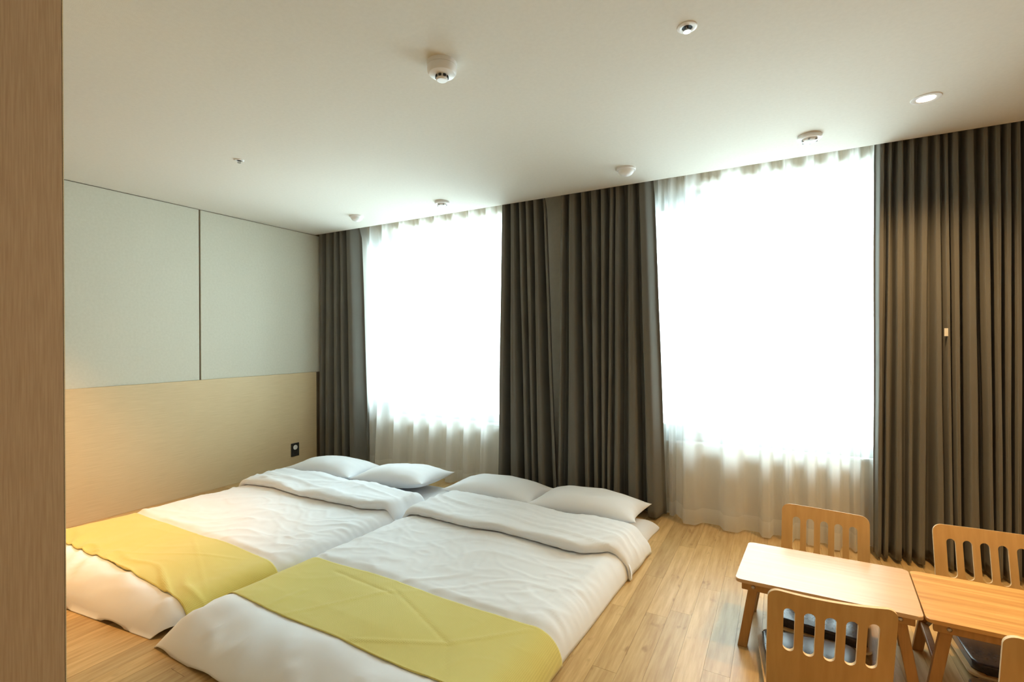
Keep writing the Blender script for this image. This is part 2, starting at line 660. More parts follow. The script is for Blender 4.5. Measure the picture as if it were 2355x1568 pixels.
S1 = [0.07, 0.149, 0.229, 0.307, 0.384, 0.473, 0.566, 0.645, 0.741, 0.836, 0.951, 1.075, 1.206, 1.308, 1.407, 1.489, 1.6, 1.698, 1.794, 1.879, 1.971, 2.062, 2.15, 2.237, 2.322, 2.405, 2.48, 2.56]
S2 = [3.25, 3.32, 3.387, 3.435, 3.482, 3.529, 3.575, 3.605, 3.653, 3.738, 3.886, 4.004, 4.146, 4.217, 4.282, 4.343, 4.403, 4.465, 4.525, 4.588, 4.648, 4.702, 4.756, 4.808, 4.86, 4.911, 4.961, 5.02, 5.08]


def sat(t):
    return 0.0 if t < 0 else 1.0 if t > 1 else t


def sm(t):
    t = sat(t)
    return t * t * (3 - 2 * t)


def cloth_sheet(name, nodes, yc, zb, zt, mt, amp, sub=7, nz=44, power=1.6, first='V', thick=0.0, zlist=None, gather=True, seed=0.0, fl_=lambda x: 0.0, pleat=0.0):
    """vertical cloth whose folds follow a list of alternating ridge / valley lines (x at top, x at bottom)"""
    cols = []
    n = len(nodes)
    for i in range(n - 1):
        for k in range(sub):
            cols.append((i, k / sub))
    cols.append((n - 2, 1.0))
    V, F = [], []
    zs = zlist or [zb + (zt - zb) * (1 - (1 - j / nz)) for j in range(nz + 1)]
    for z in zs:
        q = (z - zb) / (zt - zb)            # 0 bottom .. 1 top
        flare = (1 - q)
        for i, t in cols:
            a, b = nodes[i], nodes[i + 1]
            xa = a[1] + (a[0] - a[1]) * q
            xb = b[1] + (b[0] - b[1]) * q
            gap = max(xb - xa, 0.004)
            valley_first = (i % 2 == 0) == (first == 'V')
            tt = t if not valley_first else 1 - t   # 0 = ridge, 1 = valley
            s = sm((tt - 0.26) / 0.42) if power > 1 else sm((tt - 0.28) / 0.36)
            A = min(amp, 0.30 * amp + 0.9 * gap) * (0.85 + 0.15 * flare)
            if gather and q > 0.93:
                A *= 1 - 0.45 * (q - 0.93) / 0.07
            y = yc + 2 * A * s
            y += pleat * sm((q - 0.90) / 0.06) * math.sin(2 * math.pi * (xa + (xb - xa) * t) / 0.055 + 2 * noise.noise((xa * 5, seed, 1)))
            y += 0.006 * noise.noise((i * 0.7 + seed, z * 0.9, seed)) - 0.010 * flare - fl_(xa + (xb - xa) * t) * flare ** 1.4
            te = tt + (0.10 * math.sin(math.pi * tt) if power > 1 else 0.0)
            te = 1 - te if valley_first else te
            x = xa + (xb - xa) * te + 0.004 * noise.noise((i * 1.3, z * 1.4, seed + 5))
            V.append((x, y, z))
    w_ = len(cols)
    for j in range(len(zs) - 1):
        for i in range(w_ - 1):
            k = j * w_ + i
            F.append((k, k + 1, k + w_ + 1, k + w_))
    if thick:
        N = len(V)
        V += [(x, y + thick, z) for x, y, z in V]
        F2 = [tuple(i + N for i in reversed(f)) for f in F]
        nr = len(zs)
        for j in range(nr - 1):
            for c, rv in ((0, False), (w_ - 1, True)):
                a, b = j * w_ + c, (j + 1) * w_ + c
                f = (a, b, b + N, a + N)
                F2.append(f if not rv else tuple(reversed(f)))
        for i in range(w_ - 1):
            for r_, rv in ((0, True), (nr - 1, False)):
                a, b = r_ * w_ + i, r_ * w_ + i + 1
                f = (a, b, b + N, a + N)
                F2.append(f if not rv else tuple(reversed(f)))
        F += F2
    return mesh(name, V, F, mt, True)


def drape(nodes, label, seed):
    zb, zt = 0.022, H + 0.098
    me = cloth_sheet('drape', nodes, -0.004, zb, zt, M['drape'], 0.062, power=1.7, sub=12, thick=0.003, seed=seed, zlist=None, nz=46)
    return tag(link('drape', me), label, 'curtain', 'taupe blackout curtains')


drape(D1, 'narrow grey blackout drape in the left corner beside the oak panel', 1.0)
drape(D2, 'grey blackout drape right of the left window, behind the pillow pair of the right futon', 2.0)
drape(D3, 'grey blackout drape at the left side of the right window, with flared bottom hem', 3.0)
d4 = drape(D4, 'wide taupe blackout drape right of the right window, behind the floor chairs', 4.0)
tg = box('care_label', (5.083, -0.012, 1.295), (5.099, -0.0105, 1.338), M['tag'], d4)


def sheer(xs, label, seed, a, b):
    def fl_(x):
        return 0.115 * sm((x - a) / 0.10) * sm((b - x) / 0.10)

    nodes = [(x + 0.012 * math.sin(x * 40), x) for x in xs]
    zb, zt = 0.012, H + 0.095
    zs = [zb + 0.100 * j / 4 for j in range(5)]
    me = cloth_sheet('hem', nodes, 0.132, zb, zt, M['hem'], 0.040, fl_=fl_, sub=12, first='V', power=0.65, zlist=zs, seed=seed)
    zs2 = [zb + 0.100 + (zt - zb - 0.100) * j / 40 for j in range(41)]
    me2 = cloth_sheet('sheer_curtain', nodes, 0.132, zb, zt, M['sheer'], 0.040, fl_=fl_, pleat=0.010, sub=12, first='V', power=0.65, zlist=zs2, seed=seed)
    o = tag(link('sheer_curtain', me2), label, 'sheer curtain', 'white sheer curtains')
    h = link('hem', me, o)
    h['label'] = 'denser doubled hem'
    return o


sheer(S1, 'white sheer curtain over the left window, above the left futon pillows', 11.0, 0.66, 2.20)
sheer(S2, 'white sheer curtain over the right window, behind the left rear floor chair', 12.0, 3.60, 4.76)

# ------------------------------------------------------------------ futons


def prof(d, w_, n=2.2):
    t = sat(d / w_)
    return (1 - (1 - t) ** n) ** (1 / n)


def ridged(x, y, s):
    return 1 - abs(noise.noise((x, y, s))) * 2


class Bed:
    def __init__(self, x0, x1, yf, yh, seed, wl=0.11, wr=0.11, wf=0.22, h=0.135, run=(0, 0), creases=(), rc=1.0, fs=0.0):
        self.rc, self.fs = rc, fs
        self.x0, self.x1, self.yf, self.yh, self.seed = x0, x1, yf, yh, seed
        self.wl, self.wr, self.wf, self.h, self.run = wl, wr, wf, h, run
        self.creases = creases

    def edges(self, y):
        s = self.seed
        k = 0.055 * (y + 0.7)
        r = 0.035 * (1 - sat((y - self.yf) / 0.12)) ** 2 * self.rc
        a = self.x0 + k + 0.006 * noise.noise((y * 3.1, s, 1.7)) + r
        b = self.x1 + k + 0.006 * noise.noise((y * 3.1, s, 8.3)) - r
        return a, b

    def z(self, x, y, crease=False):
        s = self.seed
        a, b = self.edges(y)
        f = self.yf + self.fs * (x - 1.85) + 0.010 * noise.noise((x * 4.0, s, 3.3))
        px = prof(x - a, self.wl) * prof(b - x, self.wr)
        py = prof(y - f, self.wf, 1.9) * max(prof(self.yh - y, 0.10), 0.72)
        base = self.h * px * py
        inner = min(sat((x - a) / 0.25), sat((b - x) / 0.25))
        edge = 1 - inner
        rn = sm((y - (self.run[0] - 0.05)) / 0.06) * sm(((self.run[1] + 0.05) - y) / 0.06)
        wr = 0.016 * noise.noise((x * 2.3, y * 2.0, s))
        k = 1 - 0.75 * rn
        # soft irregular wrinkles in a warped domain, denser towards the runner and the seams
        wx = x + 0.16 * noise.noise((x * 2.1, y * 2.1, s + 20))
        wy = y + 0.16 * noise.noise((x * 2.1, y * 2.1, s + 25))
        patch = sm(0.5 + 1.1 * noise.noise((x * 1.9, y * 1.9, s + 33)))
        u, v = wx * 0.9 + wy * 0.43, -wx * 0.43 + wy * 0.9
        wr += k * 0.0080 * ridged(u * 2.0, v * 6.5, s + 4) ** 3 * (0.35 + 0.65 * patch)
        wr += k * 0.0075 * ridged(wx * 7.0 + 3, wy * 3.2, s + 9) ** 5 * (0.25 + 0.75 * edge) 
        wr += k * 0.0050 * ridged(u * 6 + v * 6, v * 5 - u * 3, s + 12) ** 6 * (1 - 0.6 * patch)
        wr += k * 0.0016 * noise.noise((x * 15, y * 15, s + 2))
        # puckers running in from the side seams
        wr += k * edge ** 2 * 0.010 * noise.noise((wx * 5, wy * 24, s + 6))
        # drag lines over the foot end
        ft = 1 - sm((y - self.yf - 0.10) / 0.22)
        wr += ft * 0.016 * ridged(wx * 4.0 + wy * 6.5, wy * 3.2 - wx * 1.8, s + 51) ** 3
        # pulled-in band under the runner
        wr -= 0.012 * rn
        z = base + wr * px * math.sqrt(max(py, 0)) * 0.95
        for (xa, ya, xb, yb, amp, wid) in (self.creases if crease else ()):
            dx, dy = xb - xa, yb - ya
            L2 = dx * dx + dy * dy
            t = ((x - xa) * dx + (y - ya) * dy) / L2
            if -0.1 < t < 1.1:
                d = ((x - xa) * dy - (y - ya) * dx) / math.sqrt(L2)
                z += amp * math.exp(-(d / wid) ** 2) * sm((t + 0.1) / 0.15) * sm((1.1 - t) / 0.15) * px
        return max(z, 0.006)

    def xs(self, n=100, ne=12):
        out = []
        for k in range(ne):
            out.append(('l', 1 - math.cos(k / ne * math.pi / 2)))
        for k in range(n + 1):
            out.append(('m', k / n))
        for k in range(ne - 1, -1, -1):
            out.append(('r', 1 - math.cos(k / ne * math.pi / 2)))
        return out

    def xval(self, c, y):
        a, b = self.edges(y)
        k, t = c
        if k == 'l':
            return a + t * self.wl
        if k == 'r':
            return b - t * self.wr
        return a + self.wl + (b - self.wr - a - self.wl) * t


def ys_list(y0, y1, n, e0=0.2, e1=0.10, ne=10):
    out = [y0 + e0 * (1 - math.cos(k / ne * math.pi / 2)) for k in range(ne)]
    out += [y0 + e0 + (y1 - e1 - y0 - e0) * k / n for k in range(n + 1)]
    out += [y1 - e1 * (1 - math.cos(k / ne * math.pi / 2)) for k in range(ne - 1, -1, -1)]
    return out


def grid_solid(name, P, mt, zbot=None, thick=None):
    """rows of points -> closed solid: with a flat bottom at zbot or a parallel lower skin"""
    nr, nc_ = len(P), len(P[0])
    V = [p for row in P for p in row]
    N = len(V)
    F = []
    for j in range(nr - 1):
        for i in range(nc_ - 1):
            k = j * nc_ + i
            F.append((k, k + 1, k + nc_ + 1, k + nc_))
    ring = [i for i in range(nc_)] + [j * nc_ + nc_ - 1 for j in range(1, nr)] + [(nr - 1) * nc_ + i for i in range(nc_ - 2, -1, -1)] + [j * nc_ for j in range(nr - 2, 0, -1)]
    if zbot is not None:
        V += [(V[i][0], V[i][1], zbot) for i in ring]
        m_ = len(ring)
        for k in range(m_):
            k2 = (k + 1) % m_
            F.append((ring[k2], ring[k], N + k, N + k2))
        F.append(tuple(N + k for k in reversed(range(m_)))[::-1][::-1])
    else:
        low = thick
        V += [p for row in low for p in row]
        for j in range(nr - 1):
            for i in range(nc_ - 1):
                k = N + j * nc_ + i
                F.append((k, k + nc_, k + nc_ + 1, k + 1))
        m_ = len(ring)
        for k in range(m_):
            k2 = (k + 1) % m_
            F.append((ring[k2], ring[k], N + ring[k], N + ring[k2]))
    return mesh(name, V, F, mt, True)


def inner_skin(P):
    """a second skin up to 16 mm inside a grid of points, so that covers are hollow"""
    out = []
    for j, row in enumerate(P):
        low = []
        for i, pt in enumerate(row):
            n = (Vector(row[min(i + 1, len(row) - 1)]) - Vector(row[max(i - 1, 0)])).cross(Vector(P[min(j + 1, len(P) - 1)][i]) - Vector(P[max(j - 1, 0)][i]))
            p = Vector(pt) - n.normalized() * min(0.016, 0.004 + pt[2] * 0.15)
            low.append((p.x, p.y, max(p.z, 0.0015)))
        out.append(low)
    return out


def make_bed(bed, cuff, mat_y, labels, name_seed):
    # quilt
    cols = bed.xs()
    ysn = ys_list(0.0, 1.0, 150, bed.wf / (bed.yh - bed.yf), 0.06)
    P = []
    for q_ in ysn:
        P.append([])
        for c in cols:
            x = bed.xval(c, bed.yf + q_ * (bed.yh - bed.yf))
            yf_ = bed.yf + bed.fs * (x - 1.85)
            y = yf_ + q_ * (bed.yh - yf_)
            P[-1].append((x, y, bed.z(x, y)))
    Lw = inner_skin(P)
    q = tag(link('quilt', grid_solid('quilt', P, M['cotton'], None, Lw)), labels[0], 'quilt')
    # folded-back cuff of the quilt
    ca, cb = cuff
    cx0, cx1 = bed.x0 - 0.006, bed.x1 + (0.016 if bed.x1 > 3 else 0.002)

    sect = [(0.035, 0.002), (0.012, 0.003), (0.000, 0.010), (-0.006, 0.021), (-0.003, 0.034), (0.008, 0.044), (0.026, 0.050), (0.05, 0.052)]
    sect += [(0.05 + (cb - ca - 0.17) * k / 22, 0.052) for k in range(1, 23)]
    sect += [(cb - ca - 0.12 + 0.12 * math.sin(R(a)), 0.052 * math.cos(R(a)) ** 0.7) for a in (12, 24, 36, 48, 60, 70, 80, 87)]
    P = []
    for dy, dz in sect:
        row = []
        for k, t in bed.xs(100, 12):
            kx = 0.055 * (ca + dy + 0.7)
            xa = cx0 + kx + 0.005 * noise.noise((dy * 6, bed.seed, 41))
            xb = cx1 + kx + 0.005 * noise.noise((dy * 6, bed.seed, 43))
            x = xa + t * 0.1 if k == 'l' else xb - t * 0.1 if k == 'r' else xa + 0.1 + (xb - xa - 0.2) * t
            fr = max(0.0, 1 - dy / 0.25)
            y = ca + dy + fr * 0.09 * sm((x - xb + 0.28) / 0.26) + fr * (0.022 * noise.noise((x * 3.2, bed.seed, 5)) + 0.006 * noise.noise((x * 14, bed.seed, 6)))
            ed = prof(x - xa, 0.10) * prof(xb - x, 0.10)
            b_ = bed.z(min(max(x, bed.x0 + kx + 0.03), bed.x1 + kx - 0.03), min(y, bed.yh - 0.1))
            top = sat(dz / 0.03)
            wv = 0.010 * ridged(x * 1.6 + y * 2, y * 11 + x, bed.seed + 31) ** 3 + 0.014 * noise.noise((x * 2.6, y * 4, bed.seed + 13))
            z = (b_ + 0.003) * ed + dz * (0.35 + 0.65 * ed) * (1 + 0.25 * noise.noise((x * 3, y * 2, bed.seed + 3))) + top * wv * ed
            row.append((x, y, max(z, 0.004)))
        P.append(row)
    cf = link('folded_cuff', grid_solid('folded_cuff', P, M['cotton'], None, inner_skin(P)), q)
    # mattress pad under the pillows
    ma, mb = mat_y
    P = []
    mx0_, mx1_ = bed.x0 + 0.06, bed.x1 - 0.05
    for y in ys_list(ma, mb, 30, 0.08, 0.06, 8):
        row = []
        mx0, mx1 = mx0_ + 0.055 * min(y + 0.7, 0.2), mx1_ + 0.055 * min(y + 0.7, 0.2)
        for k, t in [('l', 1 - math.cos(i / 8 * math.pi / 2)) for i in range(8)] + [('m', i / 40) for i in range(41)] + [('r', 1 - math.cos(i / 8 * math.pi / 2)) for i in range(7, -1, -1)]:
            corner = 0.02 * sm((y - mb + 0.2) / 0.2)
            xa, xb = mx0 - corner, mx1 + corner
            x = xa + t * 0.09 if k == 'l' else xb - t * 0.09 if k == 'r' else xa + 0.09 + (xb - xa - 0.18) * t
            z = 0.062 * prof(x - xa, 0.09, 2.0) * prof(xb - x, 0.09, 2.0) * prof(mb - y, 0.06) * prof(y - ma, 0.08)
            z += 0.010 * corner / 0.02 * (1 - sat(min(x - xa, xb - x) / 0.12))
            z += 0.004 * noise.noise((x * 6, y * 6, bed.seed + 77)) * sat(z / 0.05)
            row.append((x, y, max(z, 0.006)))
        P.append(row)
    tag(link('futon_mattress', grid_solid('futon_mattress', P, M['sheet'], 0.0005)), labels[1], 'mattress')
    # bed runner across the foot
    ra, rb = bed.run
    P, Lw = [], []
    nrow = 56
    for j in range(nrow + 1):
        row, low = [], []
        for c in bed.xs(100, 12):
            yy = ra + (rb - ra) * j / nrow + 0.008 * noise.noise((bed.xval(c, ra) * 2.2, bed.seed, 21))
            x = bed.xval(c, yy)
            e = 0.003
            zx = (bed.z(x + e, yy, True) - bed.z(x - e, yy, True)) / (2 * e)
            zy = (bed.z(x, yy + e, True) - bed.z(x, yy - e, True)) / (2 * e)
            zx = max(-6, min(6, zx))
            if c == ('l', 0.0):
                zx = 6
            if c == ('r', 0.0):
                zx = -6
            n = Vector((-zx, -zy, 1)).normalized()
            p = Vector((x, yy, bed.z(x, yy, True)))
            row.append(tuple(p + n * 0.0085))
            low.append(tuple(p + n * 0.005))
        P.append(row)
        Lw.append(low)
    tag(link('bed_runner', grid_solid('bed_runner', P, M['runner'], None, Lw)), labels[2], 'bed runner', 'mustard bed runners')
    return q


b1 = Bed(0.47, 2.073, -2.43, -0.77, 3.0, wf=0.20, h=0.130, run=(-2.30, -1.865), rc=1.6, fs=0.12,
         creases=((0.9, -2.3, 1.75, -1.95, 0.0025, 0.007), (1.3, -1.92, 1.95, -2.2, 0.0025, 0.007), (1.05, -1.92, 1.25, -2.3, -0.002, 0.008)))
b2 = Bed(2.095, 3.60, -2.44, -0.56, 8.0, wl=0.12, wr=0.12, wf=0.30, rc=0.2, h=0.130, run=(-2.165, -1.73),
         creases=((2.45, -2.15, 2.75, -1.80, 0.0035, 0.006), (2.75, -1.80, 3.18, -1.98, -0.0035, 0.008), (3.18, -1.98, 3.42, -1.76, 0.004, 0.006),
                  (3.18, -1.98, 2.85, -2.15, 0.003, 0.006), (3.18, -1.98, 3.30, -2.16, -0.003, 0.007), (2.35, -1.79, 2.75, -1.83, -0.003, 0.009), (2.33, -2.15, 2.36, -1.98, 0.004, 0.007)))
make_bed(b1, (-1.13, -0.71), (-2.30, -0.22), ('white quilt on the left futon, beside the oak panel',
                                             'white mattress pad of the left futon, showing beneath its pillows',
                                             'mustard runner across the left futon, half behind the wardrobe side'), 1)
make_bed(b2, (-1.03, -0.555), (-2.28, -0.14), ('white quilt on the right futon, beside the bare floor',
                                             'white mattress pad of the right futon, corner showing near the right window',
                                             'mustard runner with crossing creases over the right futon'), 2)


def pillow(cx, cy, cz, lx, ly, h, rz, tilt, label, seed, roll_=0.0):
    n1, n2 = 44, 30
    V, F = [], []
    for side in (1, -1):
        for j in range(n2 + 1):
            v = -math.cos(math.pi * j / n2)
            for i in range(n1 + 1):
                u = -math.cos(math.pi * i / n1)
                pinch = 0.05 * (abs(u) ** 3) * (abs(v) ** 3)
                bx = u * lx / 2 * (1 - 0.07 * (1 - abs(v) ** 2.0) * abs(u) ** 6 + pinch)
                by = v * ly / 2 * (1 - 0.10 * (1 - abs(u) ** 2.0) * abs(v) ** 6 + pinch)
                t = ((1 - abs(u) ** 2.6) * (1 - abs(v) ** 2.4)) ** 0.55
                zt = h / 2 * t
                wr = 0.008 * noise.noise((bx * 6, by * 6, seed)) * t
                cr = (abs(u) ** 2) * t
                wr += 0.006 * cr * noise.noise((bx * 5, by * 24, seed + 3)) * 1.4
                wr += 0.005 * (abs(v) ** 2) * t * noise.noise((bx * 20, by * 5, seed + 7))
                wr += 0.004 * ridged(bx * 4 + by * 7, by * 4 - bx * 3, seed + 9) ** 4 * t
                z = (zt + wr) if side > 0 else -0.72 * zt
                z += 0.012 * (abs(u) ** 4) * (abs(v) ** 4)
                V.append((bx, by, z))
    W_ = n1 + 1
    N = W_ * (n2 + 1)
    for j in range(n2):
        for i in range(n1):
            k = j * W_ + i
            F.append((k, k + 1, k + W_ + 1, k + W_))
            F.append((N + k, N + k + W_, N + k + W_ + 1, N + k + 1))
    me = mesh('pillow', V, F, M['cotton'], True)
    bm = bmesh.new()
    bm.from_mesh(me)
    bmesh.ops.remove_doubles(bm, verts=bm.verts, dist=0.0004)
    bmesh.ops.recalc_face_normals(bm, faces=bm.faces)
    bm.to_mesh(me)
    bm.free()
    o = link('pillow', me, None, (cx, cy, cz), R(rz))
    o.rotation_euler = (R(tilt), R(roll_), R(rz))
    return tag(o, label, 'pillow', 'white pillows on the futons')


pillow(0.832, -0.480, 0.141, 0.715, 0.435, 0.20, 3, -3, 'white pillow nearest the oak panel, left one on the left futon', 1.0)
pillow(1.552, -0.425, 0.151, 0.715, 0.435, 0.20, 3, -3, 'white pillow at the right on the left futon, overlapping its neighbour', 2.0, roll_=-4)
pillow(2.432, -0.325, 0.141, 0.715, 0.435, 0.20, 2, -3, 'white pillow at the left on the right futon, partly overlapped by its neighbour', 3.0)
pillow(3.150, -0.325, 0.146, 0.715, 0.435, 0.21, 1, -3, 'white pillow at the right on the right futon, nearest the bare floor', 4.0, roll_=0)

# ------------------------------------------------------------------ folding tables


def leg_mesh(xt, xb, y, zt, wx, wy):
    V = []
    for x, z in ((xb, 0.0), (xt, zt)):
        V += [(x - wx / 2, y - wy / 2, z), (x + wx / 2, y - wy / 2, z), (x + wx / 2, y + wy / 2, z), (x - wx / 2, y + wy / 2, z)]
    F = [(3, 2, 1, 0), (4, 5, 6, 7), (0, 1, 5, 4), (1, 2, 6, 5), (2, 3, 7, 6), (3, 0, 4, 7)]
    bm = bmesh.new()
    vs = [bm.verts.new(v) for v in V]
    for f in F:
        bm.faces.new([vs[i] for i in f])
    bmesh.ops.bevel(bm, geom=list(bm.edges), offset=0.003, segments=2, affect='EDGES', profile=0.5)
    return from_bm('leg', bm, M['legwood'])


def rounded_slab(lx, ly, z0, z1, r, bev):
    bm = bmesh.new()
    pts = []
    for cx, cy, a0 in ((lx / 2 - r, ly / 2 - r, 0), (-lx / 2 + r, ly / 2 - r, 90), (-lx / 2 + r, -ly / 2 + r, 180), (lx / 2 - r, -ly / 2 + r, 270)):
        for k in range(7):
            a = R(a0 + 15 * k)
            pts.append((cx + r * math.cos(a), cy + r * math.sin(a)))
    lo = [bm.verts.new((x, y, z0)) for x, y in pts]
    hi = [bm.verts.new((x, y, z1)) for x, y in pts]
    n = len(pts)
    bm.faces.new(list(reversed(lo)))
    bm.faces.new(hi)
    for k in range(n):
        k2 = (k + 1) % n
        bm.faces.new((lo[k], lo[k2], hi[k2], hi[k]))
    es = [e for e in bm.edges if abs(e.verts[0].co.z - e.verts[1].co.z) < 1e-6]
    bmesh.ops.bevel(bm, geom=es, offset=bev, segments=2, affect='EDGES', profile=0.5)
    return bm


def table(x, y, rz, topmat, label, lx=0.606, ly=0.42):
    t = thing('folding_table', label, 'table', (x, y, 0), R(rz), 'low folding floor tables')
    link('tabletop', from_bm('tabletop', rounded_slab(lx, ly, 0.286, 0.300, 0.018, 0.003), topmat), t)
    for s in (-1, 1):
        ya, yb = s * (ly / 2 - 0.018), s * (ly / 2 - 0.036)
        bm = box_bm(bmesh.new(), (-lx / 2 + 0.022, min(ya, yb), 0.252), (lx / 2 - 0.022, max(ya, yb), 0.286), 0.003)
        ap = link('apron', from_bm('apron', bm, M['legwood']), t)
        for e in (-1, 1):
            V, F = lathe([(0, -0.001), (0.007, -0.001), (0.007, 0.003), (0.004, 0.005), (0, 0.005)], 12)
            me = mesh('bolt', [(vx, -vz * -1 * s, vy) for vx, vy, vz in V], F, M['steel'], True)
            link('bolt', me, ap, (e * (lx / 2 - 0.065), s * (ly / 2 - 0.0185), 0.269))
    for ex in (-1, 1):
        for sy in (-1, 1):
            link('leg', leg_mesh(ex * (lx / 2 - 0.066), ex * (lx / 2 - 0.020), sy * (ly / 2 - 0.054), 0.278, 0.036, 0.026), t)
        bm = box_bm(bmesh.new(), (ex * (lx / 2 - 0.040) - 0.012, -ly / 2 + 0.068, 0.105), (ex * (lx / 2 - 0.040) + 0.012, ly / 2 - 0.068, 0.123), 0.003)
        link('stretcher', from_bm('stretcher', bm, M['legwood']), t)
        # thin steel folding brace under the top
        bm = bmesh.new()
        a = Vector((ex * (lx / 2 - 0.035), ly / 2 - 0.080, 0.10))
        b = Vector((ex * (lx / 2 - 0.16), ly / 2 - 0.080, 0.284))
        d = (b - a).normalized()
        sd = Vector((0, 0.0015, 0))
        nn = Vector((-d.z, 0, d.x)) * 0.007
        vs = [bm.verts.new(p) for p in (a + nn + sd, a - nn + sd, b - nn + sd, b + nn + sd, a + nn - sd, a - nn - sd, b - nn - sd, b + nn - sd)]
        for f in ((0, 1, 2, 3), (7, 6, 5, 4), (0, 4, 5, 1), (1, 5, 6, 2), (2, 6, 7, 3), (3, 7, 4, 0)):
            bm.faces.new([vs[i] for i in f])
        link('folding_brace', from_bm('folding_brace', bm, M['steel']), t)
    # the tops are not perfectly square: ends lean by a few degrees
    def lean(o):
        for ch in o.children:
            if ch.location.length > 1e-6:
                ch.location.x += 0.08 * ch.location.y
            else:
                for v in ch.data.vertices:
                    v.co.x += 0.08 * v.co.y
            lean(ch)
    lean(t)
    return t


table(4.450, -1.0775, 0.5, M['top_painted_sheen'], 'low folding wooden table, window sheen painted into its top, nearer the futons')
table(5.061, -1.072, 0.5, M['top_orange'], 'low folding wooden table, honey-orange top, butted to the right of the other table')

# ------------------------------------------------------------------ legless floor chairs
CW, CH = 0.362, 0.44
LS = 0.342
RA, TH = 0.05, 78.0
LB = (CH - 0.03 - RA * (1 - math.cos(R(TH)))) / math.sin(R(TH))
LT = LS + RA * R(TH) + LB
FWD = LS / 2


def chair_path(s):
    """point and normal (towards the sitter) of the shell's mid surface at arc length s from the front edge"""
    if s <= LS:
        return (FWD - s, 0.026), (0.0, 1.0)
    if s <= LS + RA * R(TH):
        a = (s - LS) / RA
        return (FWD - LS - RA * math.sin(a), 0.026 + RA * (1 - math.cos(a))), (math.sin(a), math.cos(a))
    a = R(TH)
    q = s - LS - RA * a
    return (FWD - LS - RA * math.sin(a) - q * math.cos(a), 0.026 + RA * (1 - math.cos(a)) + q * math.sin(a)), (math.sin(a), math.cos(a))


def stadium(cx, s0, s1, hw, z0, z1, n=8):
    pts = []
    for k in range(n + 1):
        a = math.pi * k / n
        pts.append((cx + hw * math.cos(a), s1 - hw + hw * math.sin(a)))
    for k in range(n + 1):
        a = math.pi + math.pi * k / n
        pts.append((cx + hw * math.cos(a), s0 + hw + hw * math.sin(a)))
    return pts


def prism(pts, z0, z1):
    bm = bmesh.new()
    lo = [bm.verts.new((x, y, z0)) for x, y in pts]
    hi = [bm.verts.new((x, y, z1)) for x, y in pts]
    n = len(pts)
    bm.faces.new(list(reversed(lo)))
    bm.faces.new(hi)
    for k in range(n):
        bm.faces.new((lo[k], lo[(k + 1) % n], hi[(k + 1) % n], hi[k]))
    bmesh.ops.recalc_face_normals(bm, faces=bm.faces)
    return bm


def build_shell():
    t = 0.010
    # flat plate with rounded corners
    pts = []
    r = 0.035
    for cx, cy, a0 in ((CW / 2 - r, LT - r, 0), (-CW / 2 + r, LT - r, 90), (-CW / 2 + r, r, 180), (CW / 2 - r, r, 270)):
        for k in range(9):
            a = R(a0 + 90 * k / 8)
            pts.append((cx + r * math.cos(a), cy + r * math.sin(a)))
    me = from_bm('tmp_plate', prism(pts, -t / 2, t / 2), [])
    plate = bpy.data.objects.new('tmp_plate', me)
    COL.objects.link(plate)
    bm = None
    cutters = bmesh.new()
    sb = LT - (CH - 0.222) / math.sin(R(TH))
    st = LT - 0.058
    for k in range(5):
        p = prism(stadium((k - 2) * 0.0585, sb, st, 0.0165, 0, 0), -0.03, 0.03)
        tmp = bpy.data.meshes.new('tmp_slot')
        p.to_mesh(tmp)
        p.free()
        cutters.from_mesh(tmp)
        bpy.data.meshes.remove(tmp)
    cm = bpy.data.meshes.new('tmp_cut')
    cutters.to_mesh(cm)
    cutters.free()
    co = bpy.data.objects.new('tmp_cut', cm)
    COL.objects.link(co)
    md = plate.modifiers.new('slots', 'BOOLEAN')
    md.operation = 'DIFFERENCE'
    md.object = co
    md.solver = 'EXACT'
    dg = bpy.context.evaluated_depsgraph_get()
    ev = plate.evaluated_get(dg)
    res = bpy.data.meshes.new_from_object(ev)
    bpy.data.objects.remove(plate)
    bpy.data.objects.remove(co)
    bm = bmesh.new()
    bm.from_mesh(res)
    bpy.data.meshes.remove(res)
    # cut into strips so that the plate can be bent
    cuts = [LS - 0.02 + (RA * R(TH) + 0.04) * k / 14 for k in range(15)] + [LT - 0.32 + 0.02 * k for k in range(16)]
    for s in cuts:
        g = bm.verts[:] + bm.edges[:] + bm.faces[:]
        bmesh.ops.bisect_plane(bm, geom=g, plane_co=(0, s, 0), plane_no=(0, 1, 0), dist=1e-6)
    for k in range(-8, 9):
        g = bm.verts[:] + bm.edges[:] + bm.faces[:]
        bmesh.ops.bisect_plane(bm, geom=g, plane_co=(k * 0.0209 + 0.0007, 0, 0), plane_no=(1, 0, 0), dist=1e-6)
    bmesh.ops.recalc_face_normals(bm, faces=bm.faces)
    bm.normal_update()
    for f in bm.faces:
        f.material_index = 0 if abs(f.normal.z) > 0.7 else 1
    for v in bm.verts:
        x, s, h = v.co
        (py, pz), (ny, nz) = chair_path(max(0.0, min(s, LT)))
        ramp = sm((s - LS) / (RA * R(TH) + 0.10))
        bow = 0.020 * (x / (CW / 2)) ** 2 * ramp
        v.co = (x, py + ny * (h + bow), pz + nz * (h + bow))
    for f in bm.faces:
        f.smooth = True
    me = bpy.data.meshes.new('plywood_shell')
    bm.to_mesh(me)
    bm.free()
    me.materials.append(M['ply'])
    me.materials.append(M['plyedge'])
    me.set_sharp_from_angle(angle=R(40))
    return me


